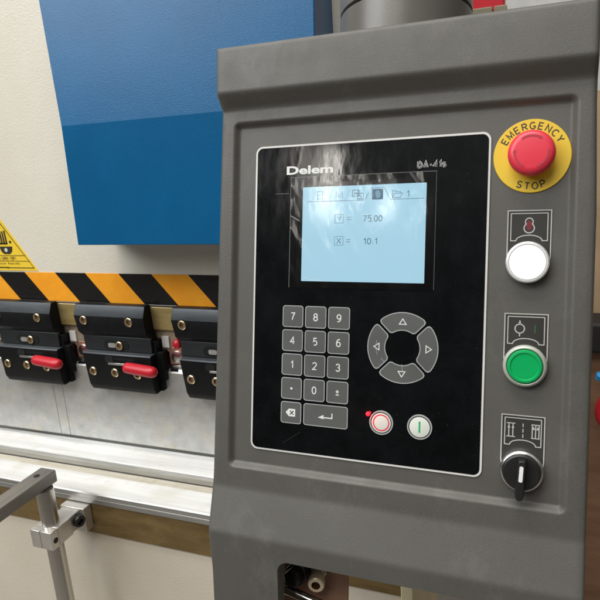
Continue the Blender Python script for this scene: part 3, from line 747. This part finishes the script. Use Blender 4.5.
def sym_mode(mb, top):
    cy = top-12.8
    for cx in (240.3, 259.6):
        for s_ in (-1, 1): mb.line([(cx-3.4, cy+5.6*s_), (cx+3.4, cy+5.6*s_)], .7, Z, 'labelline')
        for dx in ((-1.6, 1.6) if cx < 250 else (-2.6, 0, 2.6)): mb.line([(cx+dx, cy-5.4), (cx+dx, cy+5.4)], .75, Z, 'labelline')
        for dx in (-1.6, 1.6): mb.poly([(cx+dx-1.1, cy+1.6, Z+.01), (cx+dx+1.1, cy+1.6, Z+.01), (cx+dx, cy+4.2, Z+.01)], 'labelline')
    for a, b in ((-6, -3), (-1.6, 1.6), (3, 6)): mb.line([(249.8, cy+a), (249.8, cy+b)], .7, Z, 'labelline')
# ---- white pilot lamp
mb = MB(); c = (249.3, -109.5, 0)
mb.lathe([(16.4, .7), (17.0, 2), (17.0, 7.2), (16.6, 8.2), (15.4, 8.6), (15.0, 7.8), (14.9, 5), (0, 5)], c, (0, 0, 1), 'palebezel', 64)
MAT['palebezel'] = simple('white_metal_bezel', (.58, .58, .56), .3, .4)
lamp = mb.build('pilot_lamp', pend, smooth=40)
mb = MB(); mb.lathe([(14.0, 5.1), (14.0, 7.9), (13.7, 9.0), (12.6, 10.2), (8, 11.0), (0, 11.3)], c, (0, 0, 1), 'whitelamp', 56, close=False); mb.build('lens', lamp, smooth=60)
label_plate(lamp, -66.4, sym_lamp)
# ---- green push button
mb = MB(); c = (249.7, -194.6, 0)
mb.lathe([(16.4, .7), (17.3, 1.5), (17.3, 4.5), (16.4, 6.2), (15.2, 7.0), (14.4, 6.6), (14.0, 3), (0, 3)], c, (0, 0, 1), 'bezel', 64)
MAT['bezel'] = simple('pale_bezel', (.50, .52, .46), .33, .3)
gb = mb.build('push_button', pend, smooth=40)
mb = MB(); mb.lathe([(13.7, 3.1), (13.7, 8.0), (13.0, 9.0), (11.4, 9.2), (10.6, 8.3), (0, 8.1)], c, (0, 0, 1), 'green', 56, close=False); mb.build('cap', gb, smooth=30)
label_plate(gb, -151.6, sym_start)
# ---- rotary selector
mb = MB(); c = (249.7, -281.3, 0)
mb.lathe([(16.4, .7), (17.0, 1.5), (17.0, 6.2), (16.2, 7.4), (15.2, 7.8), (14.8, 7), (0, 7)], c, (0, 0, 1), 'chrome', 64)
rs = mb.build('rotary_switch', pend, smooth=40)
mb = MB(); mb.lathe([(14.9, 7.1), (14.9, 10.5), (14.0, 11.5), (0, 11.5)], c, (0, 0, 1), 'black', 56)
th = math.radians(-3)
def rot(x, y_, z): return (c[0]+x*math.cos(th)-y_*math.sin(th), c[1]+x*math.sin(th)+y_*math.cos(th), z)
hp = [(-3.0, 12), (3.0, 12), (3.8, 9), (4.0, -17), (3.2, -20.5), (0, -21.8), (-3.2, -20.5), (-4.0, -17), (-3.8, 9)]
mb.prism(hp, 11.4, 19.5, lambda p, q, tt: rot(p*(1-.03*(tt-11.4)), q*(1-.004*(tt-11.4)), tt), 'black')
mb.build('handle', rs, bevel=.9)
mb = MB(); mb.prism(rrect(-1.5, 1.5, -5.2, 7.6, 1.2), 19.55, 19.9, lambda p, q, tt: rot(p, q, tt), 'print'); mb.build('pointer', rs, smooth=0)
label_plate(rs, -236.0, sym_mode)

# ------------------------------------------------------------------ things seen through the cut-out
PM = Matrix.Translation(pend.location) @ pend.rotation_euler.to_matrix().to_4x4()
def pworld(u, v, w): return PM @ Vector((u*S, v*S, w*S))
mt = thing('mounting_bracket', 'brown bracket with brass bolt, black nut and steel tubes inside the pendant cut-out', 'bracket', PM.translation)
mt.rotation_euler = pend.rotation_euler
mb = MB(); mb.box(10, 82, -520, -380, -72, -68, 'brown'); mb.build('plate', mt, bevel=.8)
mb = MB(); bc = (50, -434, -67.9); bx_ = (.20, -.24, 1)
mb.lathe([(9.5, 0), (9.5, 2.4), (0, 2.4)], bc, (0, 0, 1), 'chrome', 36)
mb.lathe([(6.2, 1), (6.2, 18)], bc, bx_, 'brass', 36)
mb.lathe([(8.2, 14), (8.6, 15), (8.6, 23), (7.6, 24), (4.6, 24)], bc, bx_, 'brass', 36, close=False)
mb.lathe([(4.6, 24), (4.2, 19), (0, 19)], bc, bx_, 'hexhole', 6, close=False)
mb.build('bolt', mt)
mb = MB(); mb.lathe([(13, 0), (13, 12), (10, 13.5), (10, 24), (7, 25.5), (0, 25.5)], (29, -437, -67.9), (0, 0, 1), 'black', 6)
mb.build('nut', mt, bevel=.8)
for p0, p1 in (((-6, -447, -50), (90, -467, -50)), ((-12, -463, -44), (80, -485, -44))):
    mb = MB(); d = Vector(p1)-Vector(p0); mb.lathe([(5, 0), (5, d.length)], p0, d, 'rod', 28); mb.build('tube', mt)

# ------------------------------------------------------------------ surroundings to the right
o = MB(); o.box(60, 1500, 1500, 1525, -640, 60, 'paleply')
b = o.build('plywood_sheet', bevel=1); b.location = W0; tag(b, 'pale tan board seen past the upper right side of the pendant', 'board')
o = MB(); o.box(60, 1500, 1420, 1470, -1300, -490, 'ply')
b = o.build('brown_crate', bevel=2); b.location = (0, 0, H); tag(b, 'brown wooden crate side seen past the lower right edge of the pendant', 'crate')
o = MB(); o.box(70, 260, 1390, 1480, -489, -420, 'blackmatt')
b = o.build('tool_case', bevel=8, seg=3); b.location = W0; tag(b, 'black case lying on the brown crate by the pendant edge', 'case')
o = MB(); o.lathe([(8, 0), (8.5, 4), (8.5, 13), (6, 15), (4, 18), (0, 18.5)], (116, 1372, -538), (.25, -.4, 1), 'blueplastic', 24)
b = o.build('bottle_cap'); b.location = W0; tag(b, 'small bright blue cap in front of the brown crate', 'cap')
o = MB(); pts = [(149-30*math.cos(a), 1360, -606+40*math.sin(a)) for a in [math.radians(x) for x in range(-90, 91, 10)]]
for a, c_ in zip(pts, pts[1:]):
    d = Vector(c_)-Vector(a); o.lathe([(9, 0), (9, d.length+1)], a, d, 'redgrip', 14)
b = o.build('red_hose'); b.location = W0; tag(b, 'red curved hose beside the lower right edge of the pendant', 'hose')
o = MB(); o.box(-168, -90, 1400, 1440, 225, 620, 'redbox'); MAT['redbox'] = simple('red_enamel', (.80, .035, .06), .4)
rb = o.build('machine_guard', bevel=2); rb.location = W0; tag(rb, 'red guard above the top edge of the pendant, right of the swivel joint', 'guard')
o = MB(); o.box(-170, -112, 1380, 1399, 205, 231, 'cream2'); o.box(-108, -84, 1380, 1399, 205, 231, 'cream2'); MAT['cream2'] = simple('grey_cream_paint', (.36, .34, .24), .5)
rb = o.build('mounting_lug', bevel=2); rb.location = W0; tag(rb, 'grey-green lug under the red panel above the pendant', 'lug')
sc.render.film_transparent = False
